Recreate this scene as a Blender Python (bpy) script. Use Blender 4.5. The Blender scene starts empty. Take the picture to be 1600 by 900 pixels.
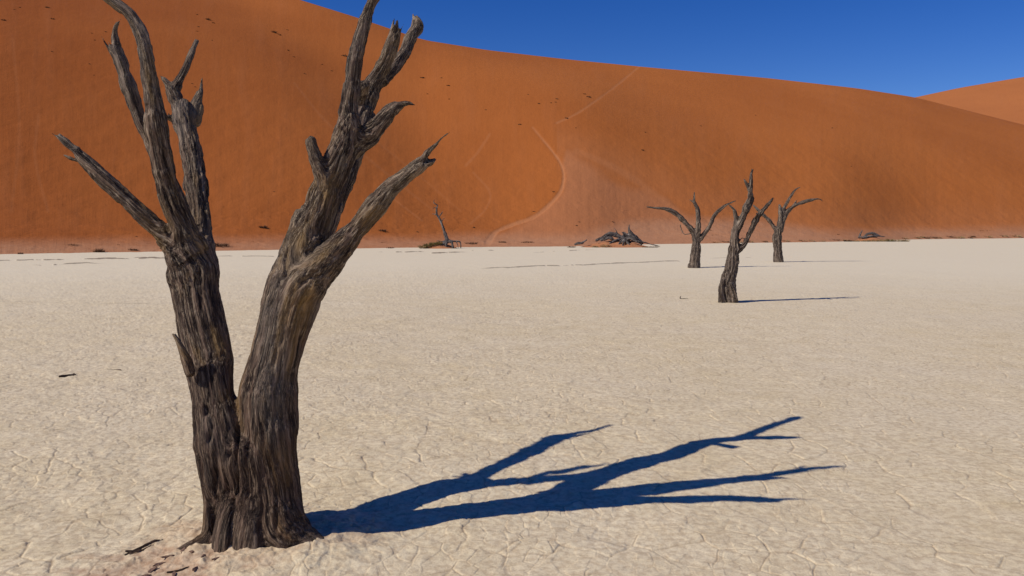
import bpy, math, random
import numpy as np
from mathutils import Vector
from mathutils.kdtree import KDTree

# ------------------------------------------------------------------ camera, sky, sun, exposure
scene = bpy.context.scene
COL = scene.collection
CAM_H, FPX, HOR = 1.6, 1255.0, 350.0
cam_data = bpy.data.cameras.new('camera')
cam = bpy.data.objects.new('camera', cam_data)
COL.objects.link(cam)
cam.location = (0, 0, CAM_H)
cam.rotation_euler = (math.radians(90), 0, 0)
cam_data.sensor_width = 36.0
cam_data.lens = 36.0 * FPX / 1600.0
cam_data.shift_y = -(450 - HOR) / 1600.0
cam_data.clip_start, cam_data.clip_end = 0.05, 5000
scene.camera = cam

SUNV = Vector((-1.015, -0.432, 1.0)).normalized()
world = bpy.data.worlds.new('World')
scene.world = world
world.use_nodes = True
wn, wl = world.node_tree.nodes, world.node_tree.links
bg = wn['Background']
sky = wn.new('ShaderNodeTexSky')
sky.sky_type = 'NISHITA'
sky.sun_disc = False
sky.sun_elevation = math.asin(SUNV.z)
sky.sun_rotation = math.atan2(SUNV.x, SUNV.y)
sky.altitude = 1800
sky.air_density = 1.0
sky.dust_density = 0.0
sky.ozone_density = 4.2
hsv = wn.new('ShaderNodeHueSaturation')
hsv.inputs['Saturation'].default_value = 1.34
hsv.inputs['Hue'].default_value = 0.521
wl.new(sky.outputs[0], hsv.inputs['Color'])
wl.new(hsv.outputs[0], bg.inputs['Color'])
bg.inputs['Strength'].default_value = 0.092

sd = bpy.data.lights.new('sun', 'SUN')
sd.energy = 4.0
sd.angle = math.radians(0.53)
sd.color = (1.0, 0.94, 0.85)
sun = bpy.data.objects.new('sun', sd)
COL.objects.link(sun)
sun.location = (-20, -10, 30)
sun.rotation_euler = SUNV.to_track_quat('Z', 'Y').to_euler()

scene.view_settings.view_transform = 'Standard'
scene.view_settings.look = 'None'
scene.view_settings.exposure = 0.0
scene.view_settings.gamma = 1.0
scene.view_settings.use_curve_mapping = False

# ------------------------------------------------------------------ helpers
rng = random.Random(7)

def P(px, py, Y):
    return np.array([(px - 800) / FPX * Y, Y, CAM_H - (py - HOR) / FPX * Y])

def GY(py):
    return FPX * CAM_H / (py - HOR)

def smooth(a, b, x):
    t = np.clip((x - a) / (b - a), 0, 1)
    return t * t * (3 - 2 * t)

def _h(ix, iy, iz, seed):
    n = (ix.astype(np.int64) * 374761393 + iy.astype(np.int64) * 668265263 + iz.astype(np.int64) * 2147483647 + seed * 1274126177) & 0xFFFFFFFF
    n = ((n ^ (n >> 13)) * 1274126177) & 0xFFFFFFFF
    n = ((n ^ (n >> 16)) * 2246822519) & 0xFFFFFFFF
    return ((n ^ (n >> 15)) & 0xFFFFFF) / float(0xFFFFFF)

def noise3(x, y, z, seed=0):
    "smooth value noise, -1..1"
    x = np.asarray(x, float); y = np.asarray(y, float) + 0 * x; z = np.asarray(z, float) + 0 * x
    ix, iy, iz = np.floor(x).astype(np.int64), np.floor(y).astype(np.int64), np.floor(z).astype(np.int64)
    fx, fy, fz = x - ix, y - iy, z - iz
    fx = fx * fx * fx * (fx * (fx * 6 - 15) + 10); fy = fy * fy * fy * (fy * (fy * 6 - 15) + 10); fz = fz * fz * fz * (fz * (fz * 6 - 15) + 10)
    out = 0
    for dx in (0, 1):
        wx = fx if dx else 1 - fx
        for dy in (0, 1):
            wy = fy if dy else 1 - fy
            for dz in (0, 1):
                wz = fz if dz else 1 - fz
                out = out + wx * wy * wz * _h(ix + dx, iy + dy, iz + dz, seed)
    return out * 2 - 1

def noise2(x, y, seed=0):
    x = np.asarray(x, float); y = np.asarray(y, float)
    ix, iy = np.floor(x).astype(np.int64), np.floor(y).astype(np.int64)
    fx, fy = x - ix, y - iy
    fx = fx * fx * (3 - 2 * fx); fy = fy * fy * (3 - 2 * fy)
    z = np.zeros_like(ix)
    out = 0
    for dx in (0, 1):
        wx = fx if dx else 1 - fx
        for dy in (0, 1):
            out = out + wx * (fy if dy else 1 - fy) * _h(ix + dx, iy + dy, z, seed)
    return out * 2 - 1

def fbm2(x, y, o=4, seed=0):
    s, a, t = 0, 1.0, 0
    for k in range(o):
        s = s + a * noise2(x * 2 ** k + 17.3 * k, y * 2 ** k + 9.1 * k, seed + k)
        t += a; a *= 0.5
    return s / t

def voronoi2(x, y, seed=0, jit=0.8):
    "returns cell id hash and distance to border (in cell units)"
    ix, iy = np.floor(x).astype(np.int64), np.floor(y).astype(np.int64)
    d1 = np.full(x.shape, 9.0); d2 = np.full(x.shape, 9.0); cid = np.zeros(x.shape)
    z = np.zeros_like(ix)
    for dx in (-1, 0, 1):
        for dy in (-1, 0, 1):
            cx = ix + dx + 0.5 + jit * (_h(ix + dx, iy + dy, z, seed) - 0.5)
            cy = iy + dy + 0.5 + jit * (_h(ix + dx, iy + dy, z + 1, seed) - 0.5)
            d = np.hypot(cx - x, cy - y)
            near = d < d1
            d2 = np.where(near, d1, np.minimum(d2, d))
            cid = np.where(near, _h(ix + dx, iy + dy, z + 2, seed), cid)
            d1 = np.where(near, d, d1)
    return cid, d2 - d1

def tag(o, label=None, cat=None, group=None, kind=None):
    if label: o['label'] = label
    if cat: o['category'] = cat
    if group: o['group'] = group
    if kind: o['kind'] = kind
    return o

def link_mesh(name, verts, quads, mat, parent=None, attrs=None, normals=None, smooth_shade=True):
    me = bpy.data.meshes.new(name)
    verts = np.asarray(verts, dtype=np.float32)
    quads = np.asarray(quads, dtype=np.int32)
    n = quads.shape[1]
    me.vertices.add(len(verts)); me.vertices.foreach_set('co', verts.ravel())
    me.loops.add(quads.size); me.loops.foreach_set('vertex_index', quads.ravel())
    me.polygons.add(len(quads))
    me.polygons.foreach_set('loop_start', np.arange(0, quads.size, n, dtype=np.int32))
    me.polygons.foreach_set('use_smooth', np.full(len(quads), smooth_shade))
    me.update(calc_edges=True)
    me.validate()
    for k, v in (attrs or {}).items():
        v = np.asarray(v, dtype=np.float32)
        if v.ndim == 2:
            a = me.attributes.new(k, 'FLOAT_VECTOR', 'POINT'); a.data.foreach_set('vector', v.ravel())
        else:
            a = me.attributes.new(k, 'FLOAT', 'POINT'); a.data.foreach_set('value', v)
    if normals is not None:
        me.normals_split_custom_set_from_vertices(np.asarray(normals, float).tolist())
    me.materials.append(mat)
    o = bpy.data.objects.new(name, me)
    COL.objects.link(o)
    if parent: o.parent = parent
    return o

def sub_mesh(verts, quads, mask):
    f = quads[mask]
    used, inv = np.unique(f.ravel(), return_inverse=True)
    return used, inv.reshape(f.shape)

def grid_quads(nr, nc, wrap=False):
    r = np.arange(nr - 1)[:, None]; c = np.arange(nc if wrap else nc - 1)[None, :]
    c2 = (c + 1) % nc
    return np.stack([r * nc + c, r * nc + c2, (r + 1) * nc + c2, (r + 1) * nc + c], -1).reshape(-1, 4)

# ------------------------------------------------------------------ node helpers
class NT:
    def __init__(self, name, rough=0.9, spec=0.2):
        self.m = bpy.data.materials.new(name); self.m.use_nodes = True
        self.n, self.l = self.m.node_tree.nodes, self.m.node_tree.links
        self.b = self.n['Principled BSDF']
        self.b.inputs['Roughness'].default_value = rough
        self.b.inputs['Specular IOR Level'].default_value = spec
    def put(self, sock, v):
        if isinstance(v, bpy.types.NodeSocket): self.l.new(v, sock)
        else: sock.default_value = v
    def attr(self, name, vec=False):
        a = self.n.new('ShaderNodeAttribute'); a.attribute_name = name
        return a.outputs['Vector' if vec else 'Fac']
    def pos(self):
        return self.n.new('ShaderNodeTexCoord').outputs['Object']
    def vmul(self, v, s):
        m = self.n.new('ShaderNodeVectorMath'); m.operation = 'MULTIPLY'; self.put(m.inputs[0], v); m.inputs[1].default_value = s
        return m.outputs[0]
    def vadd(self, a, b):
        m = self.n.new('ShaderNodeVectorMath'); m.operation = 'ADD'; self.put(m.inputs[0], a); self.put(m.inputs[1], b)
        return m.outputs[0]
    def noise(self, v, scale, detail=4, rough=0.55, out='Fac', dist=0.0):
        t = self.n.new('ShaderNodeTexNoise'); self.put(t.inputs['Vector'], v)
        t.inputs['Scale'].default_value = scale; t.inputs['Detail'].default_value = detail
        t.inputs['Roughness'].default_value = rough; t.inputs['Distortion'].default_value = dist
        return t.outputs[out]
    def vor(self, v, scale, feature='F1'):
        t = self.n.new('ShaderNodeTexVoronoi'); t.feature = feature; self.put(t.inputs['Vector'], v)
        t.inputs['Scale'].default_value = scale
        return t.outputs['Distance']
    def ramp(self, f, stops):
        r = self.n.new('ShaderNodeValToRGB'); self.put(r.inputs[0], f)
        e = r.color_ramp.elements
        while len(e) < len(stops): e.new(0.5)
        for el, (p, c) in zip(e, stops):
            el.position = p; el.color = (c, c, c, 1) if isinstance(c, (int, float)) else (*c, 1)
        return r.outputs[0]
    def mix(self, f, a, b, mode='MIX'):
        m = self.n.new('ShaderNodeMix'); m.data_type = 'RGBA'; m.blend_type = mode
        self.put(m.inputs[0], f)
        self.put(m.inputs[6], a if isinstance(a, bpy.types.NodeSocket) else (*a, 1))
        self.put(m.inputs[7], b if isinstance(b, bpy.types.NodeSocket) else (*b, 1))
        return m.outputs[2]
    def math(self, op, a, b=0.0):
        m = self.n.new('ShaderNodeMath'); m.operation = op; self.put(m.inputs[0], a); self.put(m.inputs[1], b)
        return m.outputs[0]
    def bump(self, h, dist, strength=1.0, normal=None):
        b = self.n.new('ShaderNodeBump'); self.put(b.inputs['Height'], h)
        b.inputs['Distance'].default_value = dist; b.inputs['Strength'].default_value = strength
        if normal is not None: self.l.new(normal, b.inputs['Normal'])
        return b.outputs[0]
    def done(self, col, nrm=None):
        self.put(self.b.inputs['Base Color'], col if isinstance(col, bpy.types.NodeSocket) else (*col, 1))
        if nrm is not None: self.l.new(nrm, self.b.inputs['Normal'])
        return self.m

# ------------------------------------------------------------------ materials
def mat_wood(name, dark, mid, pale, ochre, scale=1.0, patch=0.5, low=0.0):
    t = NT(name, 0.85, 0.18)
    g = t.attr('grain', True)
    p = t.pos()
    s = scale
    gs = t.vmul(g, (1, 1, 0.045))
    warp = t.noise(t.vmul(g, (1, 1, 0.5)), 9 * s, 3, 0.5, 'Color')
    gw = t.vadd(gs, t.vmul(warp, (0.016 / s, 0.016 / s, 0.0)))
    fis = t.noise(gw, 42 * s, 5, 0.62)
    fine = t.noise(gw, 150 * s, 4, 0.6)
    big = t.noise(t.vmul(g, (1, 1, 0.3)), 6 * s, 4, 0.6)
    vein = t.noise(t.vmul(gw, (1, 1, 0.6)), 24 * s, 3, 0.5)
    c = t.mix(t.ramp(fis, [(0.38, 0.0), (0.60, 1.0)]), dark, mid)
    c = t.mix(t.ramp(fine, [(0.50, 0.0), (0.66, 0.9)]), c, pale)
    c = t.mix(t.math('MULTIPLY', t.ramp(big, [(0.52, 0.0), (0.66, patch)]), t.ramp(vein, [(0.35, 0.15), (0.6, 1.0)])), c, ochre)
    pit = t.ramp(t.vor(t.vmul(gw, (1, 1, 2.2)), 26 * s), [(0.05, 0.0), (0.16, 1.0)])
    c = t.mix(t.math('MULTIPLY', t.math('SUBTRACT', 1.0, pit), 0.7), c, dark)
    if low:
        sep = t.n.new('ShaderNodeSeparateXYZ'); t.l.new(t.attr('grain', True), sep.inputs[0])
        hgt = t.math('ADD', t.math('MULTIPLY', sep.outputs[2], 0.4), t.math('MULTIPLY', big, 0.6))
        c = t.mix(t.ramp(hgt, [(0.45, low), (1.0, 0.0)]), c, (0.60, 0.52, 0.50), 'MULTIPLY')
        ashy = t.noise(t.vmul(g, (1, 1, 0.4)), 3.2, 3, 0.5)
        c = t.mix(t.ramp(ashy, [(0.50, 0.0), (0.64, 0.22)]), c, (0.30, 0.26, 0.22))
    c = t.mix(t.math('MULTIPLY', t.attr('tip'), t.ramp(fine, [(0.35, 0.25), (0.6, 1.0)])), c, pale)
    n = t.bump(t.ramp(fis, [(0.30, 0.0), (0.56, 1.0)]), 0.018 / s, 1.0)
    n = t.bump(t.ramp(vein, [(0.36, 0.0), (0.5, 1.0)]), 0.010 / s, 0.6, n)
    n = t.bump(fine, 0.006 / s, 0.9, n)
    n = t.bump(pit, 0.006 / s, 0.5, n)
    return t.done(c, n)

M = {}
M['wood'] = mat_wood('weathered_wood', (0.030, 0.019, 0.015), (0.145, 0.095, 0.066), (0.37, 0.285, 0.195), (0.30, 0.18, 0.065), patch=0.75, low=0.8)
M['wood_far'] = mat_wood('distant_wood', (0.05, 0.034, 0.027), (0.155, 0.112, 0.082), (0.36, 0.285, 0.21), (0.26, 0.19, 0.11), 0.35, 0.4)
M['wood_grey'] = mat_wood('grey_driftwood', (0.04, 0.032, 0.03), (0.16, 0.13, 0.112), (0.40, 0.34, 0.29), (0.15, 0.10, 0.07), 0.25, 0.3)

def mat_clay():
    t = NT('cracked_clay', 0.95, 0.12)
    p = t.pos()
    big = t.noise(p, 0.35, 5, 0.6)
    med = t.noise(p, 2.6, 5, 0.65)
    fine = t.noise(p, 22, 5, 0.7)
    grit = t.noise(p, 130, 3, 0.7)
    c = t.mix(t.ramp(med, [(0.3, 0.0), (0.7, 1.0)]), (0.65, 0.52, 0.31), (0.78, 0.65, 0.43))
    c = t.mix(t.ramp(big, [(0.38, 0.0), (0.66, 0.6)]), c, (0.73, 0.62, 0.44))
    c = t.mix(t.ramp(fine, [(0.40, 0.55), (0.56, 0.0)]), c, (0.44, 0.32, 0.195))
    c = t.mix(t.ramp(grit, [(0.33, 0.5), (0.45, 0.0)]), c, (0.34, 0.25, 0.16))
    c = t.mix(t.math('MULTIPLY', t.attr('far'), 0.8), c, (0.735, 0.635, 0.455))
    c = t.mix(t.math('MULTIPLY', t.attr('crack'), 0.5), c, (0.27, 0.185, 0.115))
    c = t.mix(t.attr('red'), c, t.mix(t.ramp(fine, [(0.4, 0.0), (0.6, 1.0)]), (0.36, 0.19, 0.11), (0.48, 0.32, 0.21)))
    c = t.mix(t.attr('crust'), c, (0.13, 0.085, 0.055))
    n = t.bump(fine, 0.009, 0.5)
    n = t.bump(grit, 0.003, 0.6, n)
    return t.done(c, n)
M['clay'] = mat_clay()

def mat_sand(name, orange, red, pink, trail):
    t = NT(name, 0.97, 0.08)
    p = t.pos()
    s = t.attr('slope', True)           # x across the face, y down the face, in metres
    big = t.noise(p, 0.045, 4, 0.55)
    streak = t.noise(t.vmul(s, (1.0, 0.09, 0)), 0.55, 5, 0.6)
    streak2 = t.noise(t.vmul(s, (1.0, 0.12, 0)), 2.0, 4, 0.6)
    mott = t.noise(p, 1.3, 5, 0.65)
    c = t.mix(t.math('ADD', t.math('MULTIPLY', t.ramp(big, [(0.35, 0.0), (0.65, 1.0)]), 0.28), t.attr('shade_tone')), red, orange)  # red-to-orange sand mix, also carries the painted left-side shade
    c = t.mix(t.attr('pink'), c, pink)
    c = t.mix(t.ramp(streak, [(0.5, 0.0), (0.8, 0.13)]), c, pink)
    c = t.mix(t.ramp(streak2, [(0.36, 0.05), (0.5, 0.0)]), c, tuple(0.55 * k for k in red))
    c = t.mix(t.attr('trail'), c, trail)
    c = t.mix(t.math('MULTIPLY', t.attr('apron'), t.ramp(mott, [(0.3, 0.65), (0.7, 1.0)])), c, (0.45, 0.225, 0.120))
    n = t.bump(streak, 0.3, 0.2)
    n = t.bump(streak2, 0.06, 0.15, n)
    n = t.bump(mott, 0.16, 0.35, n)
    pits = t.vor(t.vadd(p, t.vmul(t.noise(p, 0.8, 2, 0.5, 'Color'), (1.2, 1.2, 1.2))), 1.35)
    n = t.bump(t.math('MULTIPLY', t.ramp(pits, [(0.12, 0.0), (0.42, 1.0)]), t.attr('low')), 0.06, 0.35, n)
    n = t.bump(t.noise(p, 7.0, 3, 0.6), 0.03, 0.5, n)
    return t.done(c, n)
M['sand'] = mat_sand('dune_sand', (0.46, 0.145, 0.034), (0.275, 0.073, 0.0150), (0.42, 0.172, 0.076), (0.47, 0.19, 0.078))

def mat_plain(name, a, b, scale=3.0, rough=0.9):
    t = NT(name, rough, 0.15)
    p = t.pos()
    c = t.mix(t.ramp(t.noise(p, scale, 4, 0.6), [(0.35, 0.0), (0.65, 1.0)]), a, b)
    return t.done(c, t.bump(t.noise(p, scale * 4, 3), 0.02, 0.4))
M['grass_green'] = mat_plain('green_dry_grass', (0.15, 0.125, 0.045), (0.24, 0.19, 0.07))
M['grass_straw'] = mat_plain('straw_grass', (0.27, 0.19, 0.09), (0.36, 0.25, 0.12))
M['scrub'] = mat_plain('dark_scrub', (0.095, 0.052, 0.03), (0.15, 0.085, 0.045))
M['chip'] = mat_plain('bark_chip', (0.17, 0.10, 0.07), (0.26, 0.16, 0.11), 20)

# ------------------------------------------------------------------ the dune (height field over real ground)
PXF = [-900, -400, 0, 400, 650, 900, 1000, 1300, 1430, 1600, 2100, 3000]
YF = [34, 38, 42.7, 49, 54.5, 57.5, 63, 72, 84, 91, 115, 150]
PXC = [-900, -400, 0, 250, 400, 470, 560, 660, 760, 880, 1000, 1200, 1340, 1430, 1600, 2100, 3000]
PYC = [-190, -170, -120, -62, -20, 0, 28, 62, 78, 92, 104, 122, 138, 152, 195, 300, 335]
YCP = [-900, 0, 470, 700, 1000, 1430, 1600, 2100, 3000]
YCV = [160, 150, 118, 116, 125, 152, 165, 210, 300]

def soft_interp(x, xp, fp, w=35):
    return sum(np.interp(x + k * w, xp, fp) for k in (-1, -0.5, 0, 0.5, 1)) / 5

def g_prof(t):
    a, c = 0.085, 0.05
    f = lambda q: np.sqrt((q - a) ** 2 + c * c) + (q - a)
    return (f(t) - f(0)) / (f(1) - f(0)) * 0.93 + 0.07 * t

def dune_h(px, Y):
    px = np.asarray(px, float); Y = np.asarray(Y, float)
    yf = soft_interp(px, PXF, YF); yc = soft_interp(px, YCP, YCV, 60)
    pc = soft_interp(px, PXC, PYC, 14)
    zc = CAM_H - (pc - HOR) / FPX * yc
    t = (Y - yf) / (yc - yf)
    X = (px - 800) / FPX * Y
    body = g_prof(np.clip(t, -0.2, 1))
    # the hollow left of the footpath and the spur right of it
    env = np.clip(t, 0, 1) * np.clip(1 - t, 0, 1) * 4
    ln = 560 + (1 - np.clip(t, 0, 1)) ** 1.0 * 420
    dv = (px - ln) / 150.0
    relief = env * (1.6 * np.exp(-(dv - 1.1) ** 2) - 1.5 * np.exp(-(dv + 1.0) ** 2))
    relief = relief + env * (5.0 * np.exp(-((px + 150) / 380.0) ** 2) + 5.0 * np.exp(-((px - 1800) / 520.0) ** 2))
    relief = relief + env * 0.75 * fbm2(X / 36.0, Y / 45.0, 2, 5)
    micro = 0.05 * fbm2(X / 1.1, Y / 1.4, 3, 9) * smooth(0, 0.08, t) * (1 - smooth(0.25, 0.6, t))
    toe = 0.11 * np.clip(fbm2(X / 3.2, Y / 1.7, 4, 21) + 0.1, 0, 1) * smooth(-0.01, 0.02, t) * (1 - smooth(0.08, 0.16, t))
    z = zc * body + relief + micro + toe
    z = np.where(t > 1, zc - (Y - yc) * 0.55 * smooth(1, 1.06, t), z)
    return np.where(t < 0, -0.6 * np.clip(-t, 0, 0.2) * 10, z), t

def place(px, py, lo=None):
    "point on pan or dune seen at photo pixel"
    yf = float(soft_interp(np.array(float(px)), PXF, YF))
    if lo is None:
        yg = GY(py) if py > HOR + 1 else 1e9
        if yg < yf: return np.array([(px - 800) / FPX * yg, yg, 0.0])
    Ys = np.linspace(yf, 260, 3000)
    h, t = dune_h(np.full_like(Ys, px), Ys)
    ray = CAM_H - (py - HOR) / FPX * Ys
    k = np.argmax(h >= ray)
    Y = Ys[k]
    return np.array([(px - 800) / FPX * Y, Y, h[k]])

def seg_dist(x, y, pts):
    d = np.full(x.shape, 1e9); al = np.zeros(x.shape)
    tot = 0
    for (x0, y0), (x1, y1) in zip(pts[:-1], pts[1:]):
        vx, vy = x1 - x0, y1 - y0; L = math.hypot(vx, vy)
        t = np.clip(((x - x0) * vx + (y - y0) * vy) / (L * L), 0, 1)
        dd = np.hypot(x - x0 - t * vx, y - y0 - t * vy)
        al = np.where(dd < d, tot + t * L, al); d = np.minimum(d, dd); tot += L
    return d, al

def catmull(pts, n=8):
    pts = [np.array(p, float) for p in pts]
    q = [2 * pts[0] - pts[1]] + pts + [2 * pts[-1] - pts[-2]]
    out = []
    for i in range(1, len(q) - 2):
        for k in range(n):
            t = k / n
            out.append(0.5 * ((2 * q[i]) + (-q[i - 1] + q[i + 1]) * t + (2 * q[i - 1] - 5 * q[i] + 4 * q[i + 1] - q[i + 2]) * t * t + (-q[i - 1] + 3 * q[i] - 3 * q[i + 1] + q[i + 2]) * t ** 3))
    out.append(pts[-1])
    return np.array(out)

def build_dune():
    cols = np.concatenate([np.linspace(-900, -60, 80)[:-1], np.linspace(-60, 1660, 1080), np.linspace(1660, 3000, 90)[1:]])
    tt = np.concatenate([[-0.12, -0.03], np.linspace(0, 0.2, 110) , np.linspace(0.2, 1.0, 300)[1:], [1.01, 1.03, 1.08, 1.2, 1.5, 2.0]])
    px, t = np.meshgrid(cols, tt)
    yf = soft_interp(px, PXF, YF); yc = soft_interp(px, YCP, YCV, 60)
    X0 = (px - 800) / FPX
    Y = yf + t * (yc - yf)
    Y = Y + 0.5 * fbm2(X0 * 60, np.zeros_like(X0), 4, 31) * (np.abs(t) < 0.04)
    X = X0 * Y
    z, _ = dune_h(px, Y)
    py = HOR - (z - CAM_H) * FPX / Y
    # trodden path running up the face
    w1 = catmull([(762, 378), (775, 362), (800, 351), (835, 338), (860, 318), (876, 298), (881, 275), (876, 255), (862, 235), (848, 218), (832, 199)])
    w2 = catmull([(870, 192), (900, 178), (930, 158), (960, 136), (982, 118), (998, 104)])
    d1, a1 = seg_dist(px, py, [tuple(p) for p in w1])
    d2, a2 = seg_dist(px, py, [tuple(p) for p in w2])
    wob = 0.7 * fbm2(px / 7, py / 7, 2, 3)
    wd1 = 3.3 * (0.55 + 0.45 * smooth(210, 100, a1)) + 2.5 * smooth(25, 0, a1)
    core1 = smooth(1.25, 0.45, (d1 + wob) / wd1) * (1 - 0.45 * smooth(200, 250, a1))
    core2 = smooth(1.3, 0.3, (d2 + wob) / 2.0) * 0.55
    trail = np.maximum(core1 * 0.75, core2 * 0.75)
    # faint older tracks
    for pts, amp, wdt in (([(1080, 350), (1020, 300), (960, 262), (900, 236)], 0.25, 6), ([(765, 210), (745, 240), (728, 258)], 0.22, 2.5),
                          ([(740, 270), (765, 300), (760, 325), (735, 350)], 0.2, 2), ([(300, 160), (260, 210), (240, 300)], 0.12, 3),
                          ([(60, 180), (55, 250), (75, 330)], 0.12, 3), ([(460, 130), (520, 200), (640, 300), (700, 345)], 0.14, 2.2), ([(600, 300), (660, 345)], 0.2, 1.6),
                          ([(560, 200), (640, 262), (720, 330)], 0.12, 1.6), ([(20, 60), (30, 200), (18, 330)], 0.1, 3)):
        dd, _ = seg_dist(px, py, [tuple(p) for p in catmull(pts)])
        trail = np.maximum(trail, amp * smooth(1.3, 0.3, (dd + wob) / wdt))
    z = z - 0.05 * core1 - 0.03 * core2
    wob2 = 14 * fbm2(px / 60, py / 40, 4, 8)
    edge_top = np.interp(px, [760, 860, 885, 1000, 1100, 1250, 1500, 1700], [392, 300, 236, 290, 335, 357, 362, 362])
    left_lim, _ = seg_dist(px, py, [tuple(p) for p in w1])
    leftx = np.interp(py, [199, 255, 275, 298, 318, 338, 351, 378], [832, 874, 881, 876, 860, 835, 800, 762])
    pink = smooth(-10, 22, py + wob2 - edge_top) * smooth(-6, 10, px + wob2 * 0.4 - leftx) * 0.65
    pink = np.maximum(pink, 0.2 * smooth(60, 0, np.abs(py + wob2 - np.interp(px, [880, 1100, 1300], [225, 320, 352]))) * (px > 870))
    apron = 0.85 * smooth(0.020, 0.003, z / Y + 0.004 * fbm2(X / 6, Y / 3, 4, 12) - 0.016 * smooth(900, 1010, px) * smooth(1330, 1150, px))
    slope = np.stack([X0 * 80, (Y - yf), np.zeros_like(Y)], -1)
    V = np.stack([X, Y, z], -1).reshape(-1, 3)
    Q = grid_quads(*X.shape)
    shade_tone = 0.65 * smooth(-100, 1250, px + 60 * fbm2(px / 200, py / 120, 3, 19) + 0.5 * (200 - py))  # redder sand leftward, with the darker shade of that side painted in
    low = smooth(6.0, 1.0, z) * smooth(-0.25, 0.35, fbm2(X / 9, Y / 9, 3, 33) + 0.25)
    at = dict(low=low.ravel(), shade_tone=shade_tone.ravel(), trail=trail.ravel(), pink=pink.ravel(), apron=apron.ravel(), slope=slope.reshape(-1, 3))
    me = bpy.data.meshes.new('tmp')
    N = np.zeros_like(V)
    a, b, c, d = (V[Q[:, k]] for k in range(4))
    fn = np.cross(c - a, d - b)
    for k in range(4): np.add.at(N, Q[:, k], fn)
    N /= np.linalg.norm(N, axis=1, keepdims=True) + 1e-9
    core = np.maximum(core1, core2 * 1.3).ravel()
    isp = core[Q].mean(1) > 0.35
    for name, mask in (('dune', ~isp), ('path', isp)):
        u, f = sub_mesh(V, Q, mask)
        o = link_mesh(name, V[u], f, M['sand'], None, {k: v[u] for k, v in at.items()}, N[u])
        o['kind'] = 'structure'
build_dune()

def build_far_dune():
    cols = np.linspace(1150, 3200, 300); tt = np.concatenate([np.linspace(0, 1, 90), [1.05, 1.3, 2]])
    px, t = np.meshgrid(cols, tt)
    yf, yc = 260.0, 420 + 0 * px
    pc = soft_interp(px, [1150, 1380, 1430, 1500, 1600, 1800, 2200, 3200], [230, 163, 152, 137, 120, 92, 60, 40], 14)
    zc = CAM_H - (pc - HOR) / FPX * yc
    Y = yf + t * (yc - yf); X = (px - 800) / FPX * Y
    z = zc * np.clip(t, 0, 1) - np.clip(t - 1, 0, 9) * 60 + 2.5 * fbm2(X / 60, Y / 50, 3, 77) * np.clip(t, 0, 1) * np.clip(1 - t, 0, 1) * 4
    zero = np.zeros(X.size)
    slope = np.stack([(px - 800) / FPX * 300, Y - yf, 0 * Y], -1).reshape(-1, 3)
    o = link_mesh('far_dune', np.stack([X, Y, z], -1).reshape(-1, 3), grid_quads(*X.shape), M['sand'], None,
                  dict(shade_tone=zero + .6, trail=zero, pink=zero + 0.35, apron=zero, slope=slope))
    o['kind'] = 'structure'
build_far_dune()

# ------------------------------------------------------------------ the clay pan
def ground_relief(X, Y):
    R = np.hypot(X, Y)
    wx = X + 0.018 * noise2(X / 0.10, Y / 0.10, 41) + 0.12 * noise2(X / 0.7, Y / 0.7, 42)
    wy = Y + 0.018 * noise2(X / 0.10 + 50, Y / 0.10, 43) + 0.12 * noise2(X / 0.7 + 50, Y / 0.7, 44)
    cid, e = voronoi2(wx / 0.235, wy / 0.215, 3)
    cid2, e2 = voronoi2(wx / 0.085, wy / 0.085, 13)
    rough = np.clip(0.5 + 0.75 * fbm2(X / 2.3, Y / 2.3, 3, 15) - 0.16 * X, 0, 1)   # crumbly to the left, whole plates to the right
    rough = np.clip(rough, 0.12, 1)
    has = smooth(0.25, 0.55, _h((cid * 9999).astype(np.int64), np.zeros_like(cid, dtype=np.int64), np.zeros_like(cid, dtype=np.int64), 5))
    crack = smooth(0.055, 0.0, e)
    seg = smooth(-0.55, 0.25, noise2(X / 0.33, Y / 0.33, 66) + 0.3 * noise2(X / 0.09, Y / 0.09, 67))   # cracks fade in and out
    crack = crack * (0.12 + 0.88 * seg)
    crack2 = smooth(0.10, 0.0, e2) * smooth(0.35, 0.8, rough + 0.5 * noise2(X / 0.4, Y / 0.4, 68)) * 0.6
    rim = np.exp(-((e - 0.16) / 0.09) ** 2) * (0.4 + 0.6 * seg)
    z = (cid - 0.5) * 0.007 * smooth(0, 0.12, e) + 0.0006 * rim - 0.0035 * crack - 0.003 * crack2
    z = z + (cid2 - 0.5) * 0.006 * rough * smooth(0.0, 0.15, e2)
    z = z + 0.012 * fbm2(X / 0.5, Y / 0.35, 4, 51) * (0.35 + rough) + 0.0035 * fbm2(X / 0.06, Y / 0.06, 3, 57) * (0.3 + rough)
    z = z + 0.03 * fbm2(X / 3.0, Y / 3.0, 2, 59)
    return z, np.clip(crack * 0.8 + crack2 * 0.6, 0, 1)

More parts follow.
